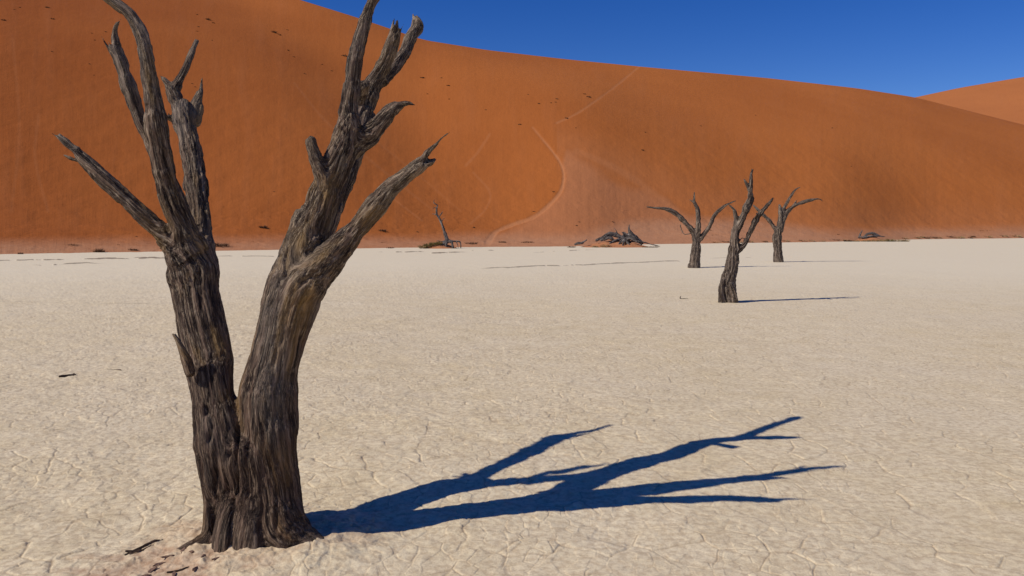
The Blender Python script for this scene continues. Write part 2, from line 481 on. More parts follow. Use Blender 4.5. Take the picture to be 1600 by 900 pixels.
TX, TY = -1.26, 4.08       # foot of the big tree
def build_ground():
    half = math.radians(36)
    ang = np.concatenate([np.linspace(-math.pi, -half, 60)[:-1], np.linspace(-half, half, 1500), np.linspace(half, math.pi, 60)[1:-1]])
    py = np.concatenate([np.linspace(960, 420, 720), np.linspace(420, 366, 200)[1:]])
    rad = np.concatenate([[0.02, 0.5, 1.2, 2.0, 2.8], GY(py), [140, 170, 230, 400, 900, 2500]])
    rad = np.unique(rad)
    A, Rr = np.meshgrid(ang, rad)
    X = np.sin(A) * Rr; Y = np.cos(A) * Rr
    front = np.abs(A) < half + 0.01
    z, crack = ground_relief(X, Y)
    lod = smooth(42, 14, Rr) * front
    lod2 = smooth(100, 30, Rr)
    z = z * (0.30 * lod2 + 0.70 * lod)
    crack = crack * smooth(32, 9, Rr)
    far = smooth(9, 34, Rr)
    # flaked crust ledges near the pan margin
    pxs = 800 + FPX * X / np.maximum(Y, 1); pys = HOR + FPX * CAM_H / np.maximum(Y, 1)
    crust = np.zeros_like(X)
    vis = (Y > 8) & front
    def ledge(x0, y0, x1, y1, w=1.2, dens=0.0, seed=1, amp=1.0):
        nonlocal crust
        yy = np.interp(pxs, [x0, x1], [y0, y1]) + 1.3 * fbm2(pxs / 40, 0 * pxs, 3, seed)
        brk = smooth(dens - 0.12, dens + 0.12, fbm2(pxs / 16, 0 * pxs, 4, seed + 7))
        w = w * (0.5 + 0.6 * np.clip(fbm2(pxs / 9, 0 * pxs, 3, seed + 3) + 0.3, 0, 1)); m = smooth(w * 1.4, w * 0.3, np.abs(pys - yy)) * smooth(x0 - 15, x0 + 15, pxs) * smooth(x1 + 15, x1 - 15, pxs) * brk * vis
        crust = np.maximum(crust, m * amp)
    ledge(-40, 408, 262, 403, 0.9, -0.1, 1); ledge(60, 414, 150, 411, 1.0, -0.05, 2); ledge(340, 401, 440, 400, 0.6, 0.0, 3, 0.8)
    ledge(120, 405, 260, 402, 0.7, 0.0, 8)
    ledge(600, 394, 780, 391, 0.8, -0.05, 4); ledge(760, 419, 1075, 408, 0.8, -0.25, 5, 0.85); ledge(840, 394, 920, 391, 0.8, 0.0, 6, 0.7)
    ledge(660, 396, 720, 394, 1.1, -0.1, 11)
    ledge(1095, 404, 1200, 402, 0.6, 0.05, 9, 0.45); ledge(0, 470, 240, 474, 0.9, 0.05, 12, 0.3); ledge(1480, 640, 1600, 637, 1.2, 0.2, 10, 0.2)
    z = z + 0.03 * crust * smooth(12, 30, Rr)
    # reddish disturbed earth round the foot of the big tree
    dt = np.hypot((X - TX) / 1.0, (Y - TY) / 0.75)
    near = front & (Rr < 9)
    lump = fbm2(X / 0.09, Y / 0.07, 4, 91)
    red = smooth(0.62, 0.22, dt + 0.35 * fbm2(X / 0.25, Y / 0.25, 3, 92)) * 0.4
    d2 = np.hypot((X + 1.62) / 0.42, (Y - 3.76) / 0.2)
    red = np.maximum(red, smooth(1.2, 0.3, d2 + 0.8 * lump) * 0.6) * near
    z = z + near * (0.05 * smooth(0.75, 0.2, dt) + 0.02 * lump * smooth(0.9, 0.3, dt) + 0.018 * np.clip(lump, 0, 1) * smooth(1.5, 0.5, d2))
    V = np.stack([X, Y, z], -1).reshape(-1, 3)
    Q = grid_quads(*X.shape, wrap=True)[:, ::-1]
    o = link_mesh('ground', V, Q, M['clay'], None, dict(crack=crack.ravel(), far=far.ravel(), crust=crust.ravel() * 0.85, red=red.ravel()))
    o['kind'] = 'structure'
    return o
GROUND = build_ground()

def ground_z(x, y):
    ok, loc, _, _ = GROUND.ray_cast((x, y, 2.0), (0, 0, -1))
    return loc.z if ok else 0.0

# ------------------------------------------------------------------ dead wood builder
class Limb:
    """one limb: polyline of (px, py, depth, radius px) read in the photo, or world points"""
    def __init__(self, part, pts, tip='point', pale=0.0, world=False, wob=1.0, gw=1.0, flat=1.0):
        q = []
        for p in pts:
            if world: q.append([*p[:3], p[3]])
            else: q.append([*P(p[0], p[1], p[2]), p[3] / FPX * p[2]])
        self.part, self.tip, self.pale, self.wob, self.gw, self.flat = part, tip, pale, wob, gw, flat
        self.raw = np.array(q)

def build_wood(root, limbs, mat, voxel, amp, seed=1, ground=None, smooth_it=2, crease=None, dents=()):
    rs = np.random.RandomState(seed)
    allv, allf, info, off = [], [], [], 0
    for li, L in enumerate(limbs):
        n = 8
        c = catmull(L.raw, n)
        seg = np.linalg.norm(np.diff(c[:, :3], axis=0), axis=1)
        s = np.concatenate([[0], np.cumsum(seg)])
        step = max(voxel * 1.6, 0.006)
        ss = np.linspace(0, s[-1], max(4, int(s[-1] / step)))
        c = np.stack([np.interp(ss, s, c[:, k]) for k in range(4)], 1)
        rad = np.maximum(c[:, 3], voxel * 0.75)
        # gnarled centre line and girth
        ph = rs.uniform(0, 99)
        for k in range(3):
            c[:, k] += L.wob * 0.16 * rad * noise2(ss / (rad.mean() * 5.0) + ph + 7 * k, 0 * ss, 3) * smooth(0, 0.08 * s[-1] + 1e-6, ss) if len(ss) > 5 else 0
        rad = rad * (1 + 0.13 * L.wob * noise2(ss / (rad.mean() * 2.2) + ph, 0 * ss, 4) + 0.05 * noise2(ss / (rad.mean() * 0.7) + ph, 0 * ss, 5))
        T = np.gradient(c[:, :3], axis=0); T /= np.linalg.norm(T, axis=1, keepdims=True) + 1e-12
        u = np.cross(T[0], [0.3, 1, 0.2]); u /= np.linalg.norm(u)
        U = []
        for k in range(len(c)):
            u = u - T[k] * u.dot(T[k]); u /= np.linalg.norm(u); U.append(u.copy())
        U = np.array(U); W = np.cross(T, U)
        m = 20
        th = np.linspace(0, 2 * math.pi, m, endpoint=False)
        prof = 1 + 0.10 * noise3(np.cos(th)[None] * 1.3 + ph, np.sin(th)[None] * 1.3, ss[:, None] / (rad.mean() * 6), 6) \
                 + 0.07 * noise3(np.cos(th)[None] * 2.8 + ph, np.sin(th)[None] * 2.8, ss[:, None] / (rad.mean() * 9), 8)
        end = np.ones(len(ss))
        dist_end = s[-1] - ss
        if L.tip == 'point': end = np.clip(dist_end / (2.0 * rad[-1] + 1e-6), 0.25, 1) ** 0.6
        ring = c[:, None, :3] + (rad * end)[:, None, None] * prof[:, :, None] * (np.cos(th)[None, :, None] * U[:, None] + np.sin(th)[None, :, None] * W[:, None])
        ring[:, :, 1] = c[:, None, 1] + (ring[:, :, 1] - c[:, None, 1]) * L.flat
        if L.tip == 'jag':        # splintered break: the rim runs on in teeth of different length
            K = min(len(ss) - 2, max(2, int(2.2 * rad[-1] / (s[-1] / len(ss)))))
            teeth = rad[-1] * (2.2 * np.clip(noise2(th * 2.1 + ph, 0 * th, 9) + 0.1, -0.3, 1) + 1.1 * noise2(th * 5 + ph, 0 * th, 10))
            for k in range(K):
                w = ((k + 1) / K) ** 2
                ring[-K + k] += T[-1][None] * (teeth * w)[:, None]
        V = ring.reshape(-1, 3)
        tipc = c[-1, :3] + T[-1] * rad[-1] * (0.6 if L.tip != 'jag' else -0.7)
        V = np.vstack([V, c[0, :3] - T[0] * rad[0] * 0.5, tipc])
        nr = len(ss)
        fs = [tuple(q) for q in (grid_quads(nr, m, wrap=True) + off)]
        b, tpi = off + nr * m, off + nr * m + 1
        for k in range(m):
            fs.append((b, off + (k + 1) % m, off + k)); fs.append((tpi, off + (nr - 1) * m + k, off + (nr - 1) * m + (k + 1) % m))
        allv.append(V); allf += fs; off += len(V)
        # grain frame carried on from the limb this one grows out of
        Tg, Ug, s_run, a0, b0 = T.copy(), U.copy(), ss.copy(), 0.0, 0.0
        if info:
            best_ = None
            for (pc_, pr_, pT, pU, pW, ps, pL, pa, pb, psr) in info:
                dd_ = np.linalg.norm(pc_ - c[0, :3], axis=1) / (pr_ + 0.3 * rad[0]); kk = dd_.argmin()
                if best_ is None or dd_[kk] < best_[0]: best_ = (dd_[kk], kk, pc_, pT, pU, pW, psr, pa, pb)
            _, kk, pc_, pT, pU, pW, psr, pa, pb = best_
            dv_ = c[0, :3] - pc_[kk]
            sg = 1.0 if T[0].dot(pT[kk]) > -0.1 else -1.0
            Tg = T * sg
            s_run = psr[kk] + dv_.dot(pT[kk]) + sg * ss
            a0, b0 = pa + dv_.dot(pU[kk]), pb + dv_.dot(pW[kk])
            u = pU[kk].copy(); Ul = []
            for k in range(len(c)):
                u = u - T[k] * u.dot(T[k]); u /= np.linalg.norm(u) + 1e-9; Ul.append(u.copy())
            Ug = np.array(Ul)
        Wg = np.cross(Tg, Ug)
        info.append((c[:, :3], rad, Tg, Ug, Wg, ss, s[-1], a0, b0, s_run))
    me = bpy.data.meshes.new('tmp_wood')
    me.from_pydata(np.vstack(allv).tolist(), [], allf)
    o = bpy.data.objects.new('tmp_wood', me); COL.objects.link(o)
    md = o.modifiers.new('r', 'REMESH'); md.mode = 'VOXEL'; md.voxel_size = voxel; md.adaptivity = 0.0
    dg = bpy.context.evaluated_depsgraph_get(); dg.update()
    em = o.evaluated_get(dg).to_mesh()
    nv = len(em.vertices)
    V = np.empty(nv * 3); em.vertices.foreach_get('co', V); V = V.reshape(-1, 3)
    Q = np.empty(len(em.loops), dtype=np.int64); em.loops.foreach_get('vertex_index', Q)
    cnt = np.empty(len(em.polygons), dtype=np.int64); em.polygons.foreach_get('loop_total', cnt)
    Q = Q.reshape(-1, 4)
    o.evaluated_get(dg).to_mesh_clear()
    bpy.data.objects.remove(o); bpy.data.meshes.remove(me)

    def nbr_avg(A):
        S = np.zeros_like(A); C = np.zeros(len(A))
        for a, b in ((0, 1), (1, 2), (2, 3), (3, 0)):
            np.add.at(S, Q[:, a], A[Q[:, b]]); np.add.at(S, Q[:, b], A[Q[:, a]])
            np.add.at(C, Q[:, a], 1); np.add.at(C, Q[:, b], 1)
        return S / C.reshape(-1, *([1] * (A.ndim - 1)))
    def vnorm(V):
        N = np.zeros_like(V)
        fn = np.cross(V[Q[:, 2]] - V[Q[:, 0]], V[Q[:, 3]] - V[Q[:, 1]])
        for k in range(4): np.add.at(N, Q[:, k], fn)
        return N / (np.linalg.norm(N, axis=1, keepdims=True) + 1e-12)
    for _ in range(smooth_it): V = 0.5 * V + 0.5 * nbr_avg(V)
    if crease:
        mk = (smooth(1.25, 1.0, V[:, 2]) * smooth(0.12, 0.25, V[:, 2]) * (V[:, 0] > TX - 0.32))[:, None]
        for _ in range(40): V = V + 0.6 * mk * (nbr_avg(V) - V)

    # grain coordinates: blended over the limbs, so the grain flows through the forks
    G = np.zeros((len(V), 3)); Wt = np.zeros(len(V)); best = np.full(len(V), -1.0); who = np.zeros(len(V), int)
    RL = np.zeros(len(V)); tipm = np.zeros(len(V))
    parts = sorted(set(l.part for l in limbs)); cw = {}
    pw = np.zeros((len(V), len(parts)))
    for li, (c, rad, T, U, W, ss, Ls, a0, b0, s_run) in enumerate(info):
        best_d = np.full(len(V), 1e9); bi = np.zeros(len(V), int)
        for k0 in range(0, len(c)):
            d = ((V - c[k0]) ** 2).sum(1)
            m_ = d < best_d; best_d[m_] = d[m_]; bi[m_] = k0
        r = rad[bi]; rel = np.sqrt(best_d) / r
        w = np.exp(-4.0 * np.clip(rel, 0.6, 60)) + 1e-30
        dv = V - c[bi]
        s_at = s_run[bi] + (dv * T[bi]).sum(1)
        a = a0 + (dv * U[bi]).sum(1); b = b0 + (dv * W[bi]).sum(1)
        tw = 0.35 * s_at
        ga = a * np.cos(tw) - b * np.sin(tw); gb = a * np.sin(tw) + b * np.cos(tw)
        wg = w; w = w * limbs[li].gw
        if crease and li in crease: cw[li] = w
        G += w[:, None] * np.stack([ga, gb, s_at], 1); Wt += w
        RL += w * r
        tipm += w * (limbs[li].pale * smooth(0.6, 0.05, (Ls - ss[bi]) / max(Ls, 1e-6)))
        pw[:, parts.index(limbs[li].part)] = np.maximum(pw[:, parts.index(limbs[li].part)], wg)
    pw /= pw.sum(1, keepdims=True)
    for _ in range(6): pw = 0.4 * pw + 0.6 * nbr_avg(pw)
    G /= Wt[:, None]; RL /= Wt; tipm /= Wt
    A = amp
    N = vnorm(V)
    k = np.clip(RL / A['ref'], 0.15, 1.0)
    g0, g1, g2 = G[:, 0], G[:, 1], G[:, 2]
    q0 = g0 + 0.006 * noise3(g0 * 20, g1 * 20, g2 * 4, 61); q1 = g1 + 0.006 * noise3(g0 * 20 + 9, g1 * 20, g2 * 4, 62)
    S = A['s']
    rid = 1 - np.abs(noise3(q0 * S / 0.055, q1 * S / 0.055, g2 * S / 0.9, 63))
    rid2 = 1 - np.abs(noise3(q0 * S / 0.024, q1 * S / 0.024, g2 * S / 0.45, 64))
    lob = noise3(g0 * S / 0.16, g1 * S / 0.16, g2 * S / 0.8, 65)
    knot = noise3(g0 * S / 0.07, g1 * S / 0.07, g2 * S / 0.12, 67)
    D = A['d'] * k * (0.7 * lob - 0.95 * smooth(0.72, 1.0, rid) + 0.35 * knot) - A['d'] * 0.55 * np.clip(k, 0.3, 1) * smooth(0.7, 1.0, rid2) \
        - A['d'] * 0.8 * k * smooth(0.55, 0.85, noise3(g0 * S / 0.05, g1 * S / 0.05, g2 * S / 0.15, 69))
    chip = noise3(g0 * S / 0.026 + 40, g1 * S / 0.026, g2 * S / 0.075, 71)
    D = D - A['d'] * 0.62 * smooth(0.10, 0.42, chip) * np.clip(k * 1.6, 0.35, 1.0) + A['d'] * 0.28 * noise3(g0 * S / 0.011, g1 * S / 0.011, g2 * S / 0.035, 72) * np.clip(k * 2, 0.4, 1)
    if crease: D = D * (0.5 + 0.5 * smooth(1.0, 1.7, V[:, 2]))
    if crease:
        a_, b_ = (cw[k_] for k_ in crease)
        bal = (a_ - b_) / (a_ + b_)
        D = D - 0.030 * np.exp(-(bal / 0.16) ** 2) * smooth(0.15, 0.35, V[:, 2]) * smooth(0.80, 0.62, V[:, 2]) * (np.maximum(a_, b_) / Wt > 0.3)
    for (dx_, dz_, rx_, rz_, dd_) in dents:
        D = D - dd_ * np.exp(-((V[:, 0] - dx_) / rx_) ** 2 - ((V[:, 2] - dz_) / rz_) ** 2) * smooth(0.1, -0.3, N[:, 1])
    V = V + N * D[:, None]
    N = vnorm(V)
    if ground is not None:
        keep = V[Q].mean(1)[:, 2] > ground
        Q = Q[keep]
    fp = pw[Q].mean(1).argmax(1)
    for i, pn in enumerate(parts):
        mask = fp == i
        if mask.sum() < 3: continue
        u, f = sub_mesh(V, Q, mask)
        nm = pn.split('#')[0]
        link_mesh(nm, V[u], f, mat, root, dict(grain=G[u], tip=tipm[u]), N[u])
    root_inv = root.location.copy()
    for ch in root.children:
        ch.location = -root_inv
    return root

def thing(name, loc, label, cat, group=None):
    o = bpy.data.objects.new(name, None); COL.objects.link(o)
    o.empty_display_size = 0.2
    o.location = loc
    return tag(o, label, cat, group)

# ------------------------------------------------------------------ the big tree
B = 4.06
big = thing('dead_tree', (TX, TY, 0), 'huge dark dead camelthorn tree forking from the ground up in the foreground', 'tree', 'dead trees standing on the clay pan')
limbs = [
    Limb('trunk', [(372, 905, B, 34), (372, 850, B, 34), (366, 790, B, 31), (352, 735, B, 38), (345, 680, B, 41), (339, 630, B + .02, 35), (334, 590, B + .04, 22)], 'point', wob=0.25),
    Limb('trunk', [(446, 905, B, 38), (440, 850, B, 40), (432, 790, B, 41), (424, 720, B, 42), (421, 675, B, 43), (423, 630, B, 36), (428, 600, B, 22)], 'point', wob=0.25),
    Limb('trunk', [(415, 900, B, 84), (412, 868, B, 80), (408, 835, B, 74), (401, 795, B, 66), (393, 745, B, 67), (386, 705, B, 70), (382, 678, B, 60), (380, 660, B, 42), (379, 648, B, 22)], 'point', wob=0.3, gw=1e-7, flat=0.66),
    Limb('stem#1', [(341, 670, B, 36), (334, 610, B + 0.04, 36), (325, 555, B + 0.14, 38.5), (314, 505, B + 0.18, 35.5), (305, 455, B + 0.22, 36), (299, 415, B + 0.24, 37), (292, 385, B + 0.24, 31), (286, 362, B + 0.2, 21)], 'round', wob=0.35),
    Limb('stem#2', [(422, 680, B, 42), (424, 605, B, 41), (437, 550, B, 40), (448, 505, B, 40), (458, 465, B, 43), (464, 432, B, 43), (470, 400, B, 36), (484, 362, B, 33), (500, 325, B, 28), (512, 290, B, 28), (525, 258, B, 27), (537, 230, B, 25), (544, 200, B, 21), (547, 178, B, 16)], 'round', wob=0.5),
    Limb('stem#3', [(468, 425, B + 0.08, 34), (490, 372, B + 0.25, 30), (506, 330, B + 0.38, 26), (524, 285, B + 0.5, 25), (541, 240, B + 0.6, 25), (556, 205, B + 0.72, 24), (566, 175, B + 0.8, 20)], 'round', wob=0.5),
    # left limbs
    Limb('branch#a', [(296, 405, B + 0.22, 30), (270, 375, B + 0.2, 21), (236, 344, B + 0.17, 16), (201, 313, B + 0.15, 14.5), (167, 283, B + 0.14, 13), (142, 260, B + 0.14, 12), (122, 242, B + 0.14, 10)], 'jag', wob=0.6),
    Limb('branch#a', [(122, 236, B + 0.15, 7), (107, 224, B + 0.15, 6.5), (96, 215, B + 0.15, 5.5), (90, 210, B + 0.15, 4.5)], 'jag', 0.4),
    Limb('branch#a', [(125, 252, B + 0.15, 3), (108, 246, B + 0.15, 3), (98, 241, B + 0.15, 1.5)], 'point', 0.7),
    Limb('branch#b', [(302, 395, B + 0.22, 26), (286, 352, B + 0.18, 21), (268, 312, B + 0.14, 19), (257, 275, B + 0.11, 17.5), (250, 225, B + 0.08, 17), (245, 188, B + 0.06, 18), (240, 155, B + 0.05, 15), (235, 125, B + 0.05, 13), (230, 98, B + 0.05, 12), (225, 70, B + 0.05, 12), (216, 45, B + 0.06, 10.5), (200, 21, B + 0.06, 9.8), (178, 4, B + 0.06, 9.5), (158, -14, B + 0.06, 10)], 'round', wob=0.6),
    Limb('branch#c', [(240, 235, B + 0.10, 9), (221, 192, B + 0.12, 10), (205, 148, B + 0.12, 10.5), (191, 108, B + 0.12, 10.5), (180, 80, B + 0.12, 10.5)], 'jag', 0.3),
    Limb('branch#c', [(185, 100, B + 0.12, 7), (182, 70, B + 0.12, 6.5), (180, 48, B + 0.12, 5), (185, 33, B + 0.12, 3.6)], 'jag', 0.5),
    Limb('branch#d', [(320, 470, B + 0.26, 18), (326, 425, B + 0.30, 17), (321, 388, B + 0.36, 16), (314, 350, B + 0.43, 16), (310, 312, B + 0.50, 17.5), (305, 275, B + 0.60, 17.5), (297, 228, B + 0.72, 17.5), (289, 190, B + 0.80, 18), (285, 163, B + 0.87, 16)], 'round', wob=0.6),
    Limb('branch#d', [(300, 190, B + 0.84, 12), (305, 165, B + 0.90, 10), (310, 150, B + 0.92, 6)], 'jag', 0.4),
    Limb('branch#d', [(308, 165, B + 0.9, 5), (313, 148, B + 0.92, 4.5), (315, 133, B + 0.95, 2.8), (316, 121, B + 0.95, 1.3)], 'point', 0.8),
    Limb('branch#e', [(283, 175, B + 0.88, 12), (270, 142, B + 0.9, 9.5), (260, 128, B + 0.9, 6), (250, 118, B + 0.9, 4)], 'point', 0.5),
    Limb('branch#e', [(272, 145, B + 0.9, 8), (279, 128, B + 0.92, 7.5), (288, 111, B + 0.95, 6), (296, 92, B + 0.98, 5.2), (303, 75, B + 1.03, 4.6), (308, 64, B + 1.08, 3.4)], 'jag', 0.5),
    Limb('stub#f', [(286, 192, B + 0.84, 8), (272, 186, B + 0.82, 7), (263, 181, B + 0.78, 5)], 'jag'),
    Limb('twig#l', [(300, 585, B - 0.06, 8), (288, 555, B - 0.06, 8), (280, 538, B - 0.07, 5), (272, 523, B - 0.07, 3)], 'jag', 0.8),
    # right limbs
    Limb('branch#g', [(460, 470, B - 0.03, 31), (482, 438, B - 0.06, 30), (510, 408, B - 0.08, 25), (540, 377, B - 0.09, 20), (565, 350, B - 0.1, 18), (588, 320, B - 0.14, 17.5), (606, 298, B - 0.16, 15.5), (628, 279, B - 0.18, 13.5), (650, 262, B - 0.21, 12), (664, 252, B - 0.23, 10)], 'jag', 0.35),
    Limb('branch#g', [(655, 258, B - 0.22, 7), (668, 238, B - 0.24, 5.5), (681, 226, B - 0.26, 3.5), (690, 216, B - 0.27, 2.8), (703, 206, B - 0.28, 2.2)], 'point', 0.9),
    Limb('branch#g', [(660, 258, B - 0.22, 6), (672, 257, B - 0.24, 4), (680, 252, B - 0.24, 2)], 'point'),
    Limb('stub#h', [(460, 402, B - 0.03, 22), (459, 370, B - 0.05, 14), (464, 345, B - 0.06, 11.5), (468, 330, B - 0.06, 9.5)], 'round', 0.9, wob=0.4),
    Limb('stub#i', [(508, 290, B - 0.05, 14), (498, 260, B - 0.07, 12), (490, 238, B - 0.08, 10), (484, 216, B - 0.09, 8.5)], 'round', 0.3, wob=0.3),
    Limb('branch#j', [(545, 232, B + 0.03, 20), (573, 214, B + 0.02, 16), (597, 187, B + 0.02, 12.5), (611, 171, B + 0.02, 10.5), (626, 163, B + 0.02, 6.5), (638, 161, B + 0.02, 3.6), (649, 164, B + 0.02, 2)], 'point', wob=0.6),
    Limb('branch#k', [(540, 215, B + 0.0, 19), (544, 168, B, 13.5), (548, 138, B, 13), (553, 100, B, 12.5), (562, 65, B, 11.5), (571, 30, B, 10), (580, 5, B, 8), (588, -16, B, 5), (590, -24, B, 2.5)], 'point', wob=0.5),
    Limb('branch#k', [(576, 18, B, 6), (588, 0, B, 5), (600, -14, B, 3.5), (603, -24, B, 2)], 'point'),
    Limb('branch#k', [(566, 45, B + 0.05, 5), (565, 28, B + 0.05, 3), (566, 20, B + 0.05, 1.5)], 'point'),
    Limb('branch#m', [(560, 200, B + 0.74, 20), (573, 162, B + 0.84, 17), (588, 125, B + 0.84, 15), (603, 95, B + 0.8, 12.5), (612, 68, B + 0.76, 11.5), (617, 52, B + 0.74, 9)], 'jag', 0.3, wob=0.5),
    Limb('branch#m', [(616, 65, B + 0.75, 5), (619, 48, B + 0.73, 3.8), (620, 35, B + 0.72, 2.8), (621, 30, B + 0.72, 2)], 'point'),
    Limb('branch#n', [(594, 126, B + 0.85, 13), (616, 104, B + 0.98, 11), (632, 82, B + 1.1, 9.8), (641, 60, B + 1.2, 8.8), (648, 47, B + 1.26, 9)], 'round', 0.4, wob=0.5),
    Limb('branch#n', [(646, 55, B + 1.24, 8), (652, 43, B + 1.28, 10), (651, 32, B + 1.3, 8), (649, 26, B + 1.31, 4)], 'jag', 0.6),
    Limb('stub#o', [(560, 165, B + 0.8, 9), (566, 145, B + 0.7, 9), (570, 131, B + 0.62, 8.5)], 'round'),
    # roots and the strand of wood that has come away on the left
    Limb('root#p', [(312, 610, B - 0.0, 6), (309, 650, B - 0.04, 8), (311, 700, B - 0.06, 9), (318, 745, B - 0.07, 8.5), (323, 780, B - 0.08, 7.5), (324, 812, B - 0.09, 8), (322, 840, B - 0.1, 10), (314, 872, B - 0.1, 12)], 'round', 0.2, wob=0.4),
    Limb('root#q', [(330, 840, B - 0.1, 13), (306, 850, B - 0.12, 9.5), (286, 857, B - 0.14, 6.5), (264, 868, B - 0.15, 4)], 'point', 0.9),
    Limb('root#r', [(424, 740, B - 0.0, 26), (432, 790, B - 0.03, 36), (444, 828, B - 0.06, 38), (475, 849, B - 0.08, 27), (505, 862, B - 0.1, 18), (545, 872, B - 0.12, 9), (590, 882, B - 0.12, 4)], 'point', 1.0),
    Limb('root#s', [(400, 690, B - 0.04, 9), (398, 755, B - 0.06, 17), (395, 810, B - 0.10, 24), (390, 890, B - 0.15, 34)], 'round', 0.2),
    Limb('root#t', [(428, 690, B - 0.02, 9), (432, 750, B - 0.04, 18), (438, 805, B - 0.07, 26), (448, 850, B - 0.11, 29), (462, 900, B - 0.15, 26)], 'round', 0.5),
    Limb('root#u', [(366, 690, B - 0.03, 8), (362, 755, B - 0.06, 14), (358, 810, B - 0.10, 17), (352, 850, B - 0.14, 19), (350, 890, B - 0.16, 18)], 'round', 0.2),
]
# the crown of the left stem above the frame, known from its shadow
wtop = [(-2.11, 4.14, 2.86, .036), (-2.07, 4.18, 2.96, .034), (-2.02, 4.23, 3.07, .028)]
limbs.append(Limb('branch#b', [(*P(166, -7, B + 0.06), .03)] + wtop, 'jag', world=True))

def dent(px, py, rx, rz, d):
    q = P(px, py, B - 0.2)
    return (q[0], q[2], rx / FPX * B, rz / FPX * B, d * 0.6)
dents = [dent(308, 650, 4, 9, .05), dent(319, 688, 3.5, 9, .05), dent(350, 716, 4, 9, .05), dent(359, 690, 2.5, 7, .04), dent(327, 760, 3, 22, .045), dent(346, 775, 4, 16, .03),
         dent(380, 700, 3, 26, .03), dent(380, 760, 3, 22, .03), dent(430, 815, 4, 22, .03), dent(336, 538, 7, 9, .035), dent(473, 440, 6, 5, .035), dent(357, 800, 3, 30, .02), dent(405, 812, 3, 24, .018),
         dent(601, 291, 2.5, 2.5, .02), dent(322, 480, 4, 14, .02), dent(345, 602, 3, 16, .02), dent(460, 560, 3, 18, .015), dent(434, 700, 3, 30, .015)]
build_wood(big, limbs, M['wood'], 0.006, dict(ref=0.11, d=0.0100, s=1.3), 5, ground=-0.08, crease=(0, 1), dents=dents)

# ------------------------------------------------------------------ the three trees in the middle distance
YA = GY(473); a_loc = P(1139, 473, YA)
tA = thing('dead_tree', (a_loc[0], YA, 0), 'tallest of the three distant dead trees, swollen hollow foot and long wavy leader', 'tree', 'dead trees standing on the clay pan')
hz = YA
build_wood(tA, [
    Limb('trunk', [(1139, 484, hz, 15), (1139, 470, hz, 14), (1137, 452, hz, 13), (1139, 436, hz, 11.5), (1144, 418, hz, 9.5), (1146, 395, hz, 8.5), (1147, 379, hz, 7.5), (1149, 362, hz, 6.5)], 'round', wob=0.5),
    Limb('trunk', [(1127, 478, hz - .1, 5), (1126, 455, hz - .12, 5), (1130, 436, hz - .1, 4)], 'round'),
    Limb('trunk', [(1149, 478, hz - .1, 5), (1147, 460, hz - .15, 5), (1141, 444, hz - .15, 4)], 'round'),
    Limb('branch#a', [(1149, 365, hz, 6), (1158, 345, hz, 5.6), (1166, 326, hz, 5.5), (1172, 309, hz, 5), (1174, 290, hz, 4), (1174, 276, hz, 3.2), (1176, 264, hz, 2.2)], 'jag'),
    Limb('branch#b', [(1172, 300, hz, 3.2), (1168, 290, hz, 2.8), (1162, 279, hz, 1.5)], 'point', 0.8),
    Limb('branch#c', [(1148, 368, hz, 5), (1150, 350, hz, 4), (1149, 337, hz, 3.8), (1146, 327, hz, 2.5), (1138, 319, hz, 1.2)], 'point', 0.5),
    Limb('branch#d', [(1147, 398, hz, 6), (1154, 391, hz, 5), (1164, 380, hz, 4.6), (1174, 359, hz, 4.6), (1185, 337, hz, 4.2), (1199, 321, hz, 3.4), (1205, 314, hz, 2.6), (1209, 307, hz, 1.3)], 'point'),
    Limb('twig#e', [(1180, 341, hz, 2), (1183, 336, hz - .2, 1.8), (1180, 331, hz - .2, 1)], 'point'),
    Limb('twig#f', [(1155, 378, hz, 1.6), (1160, 371, hz, 1.2), (1163, 374, hz, 1)], 'point'),
    Limb('twig#g', [(1172, 322, hz, 2.5), (1176, 312, hz, 2.6), (1177, 304, hz, 1.5)], 'round'),
], M['wood_far'], 0.016, dict(ref=0.10, d=0.02, s=0.9), 11, ground=-0.05, smooth_it=1)

YB = 29.4; b_loc = P(1085, 418, YB)
hz = YB
tB = thing('dead_tree', (b_loc[0], YB, 0), 'distant dead tree left of the tallest one, a long arm drooping to the left', 'tree', 'dead trees standing on the clay pan')
build_wood(tB, [
    Limb('trunk', [(1083, 425, hz, 10), (1084, 416, hz, 9), (1085, 400, hz, 7), (1087, 385, hz, 7), (1088, 374, hz, 6)], 'round'),
    Limb('trunk', [(1080, 424, hz, 6), (1079, 412, hz, 4)], 'round'),
    Limb('branch#a', [(1086, 378, hz, 4.6), (1084, 365, hz, 4.4), (1074, 351, hz, 4.2), (1058, 335, hz, 3.8), (1044, 327, hz, 3.0), (1026, 325, hz, 2.2), (1009, 323, hz, 1.1)], 'point'),
    Limb('branch#b', [(1089, 376, hz, 4.5), (1091, 360, hz, 4.6), (1091, 342, hz, 4.0), (1090, 327, hz, 3.2), (1085, 316, hz, 2.4), (1085, 308, hz, 1.6), (1085, 299, hz, .9)], 'point'),
    Limb('twig#c', [(1088, 320, hz, 1.8), (1082, 315, hz, 1.4), (1077, 311, hz, 1)], 'point', 0.6),
    Limb('branch#d', [(1089, 380, hz, 5), (1096, 371, hz, 4.2), (1108, 354, hz, 3.8), (1118, 335, hz, 3.1), (1132, 322, hz, 2.4), (1151, 313, hz, 1.1)], 'point'),
    Limb('twig#e', [(1083, 364, hz, 1.4), (1070, 366, hz, 1), (1065, 359, hz, 1), (1063, 350, hz, 1.2)], 'point'),
], M['wood_far'], 0.022, dict(ref=0.12, d=0.022, s=0.7), 12, ground=-0.05, smooth_it=1)

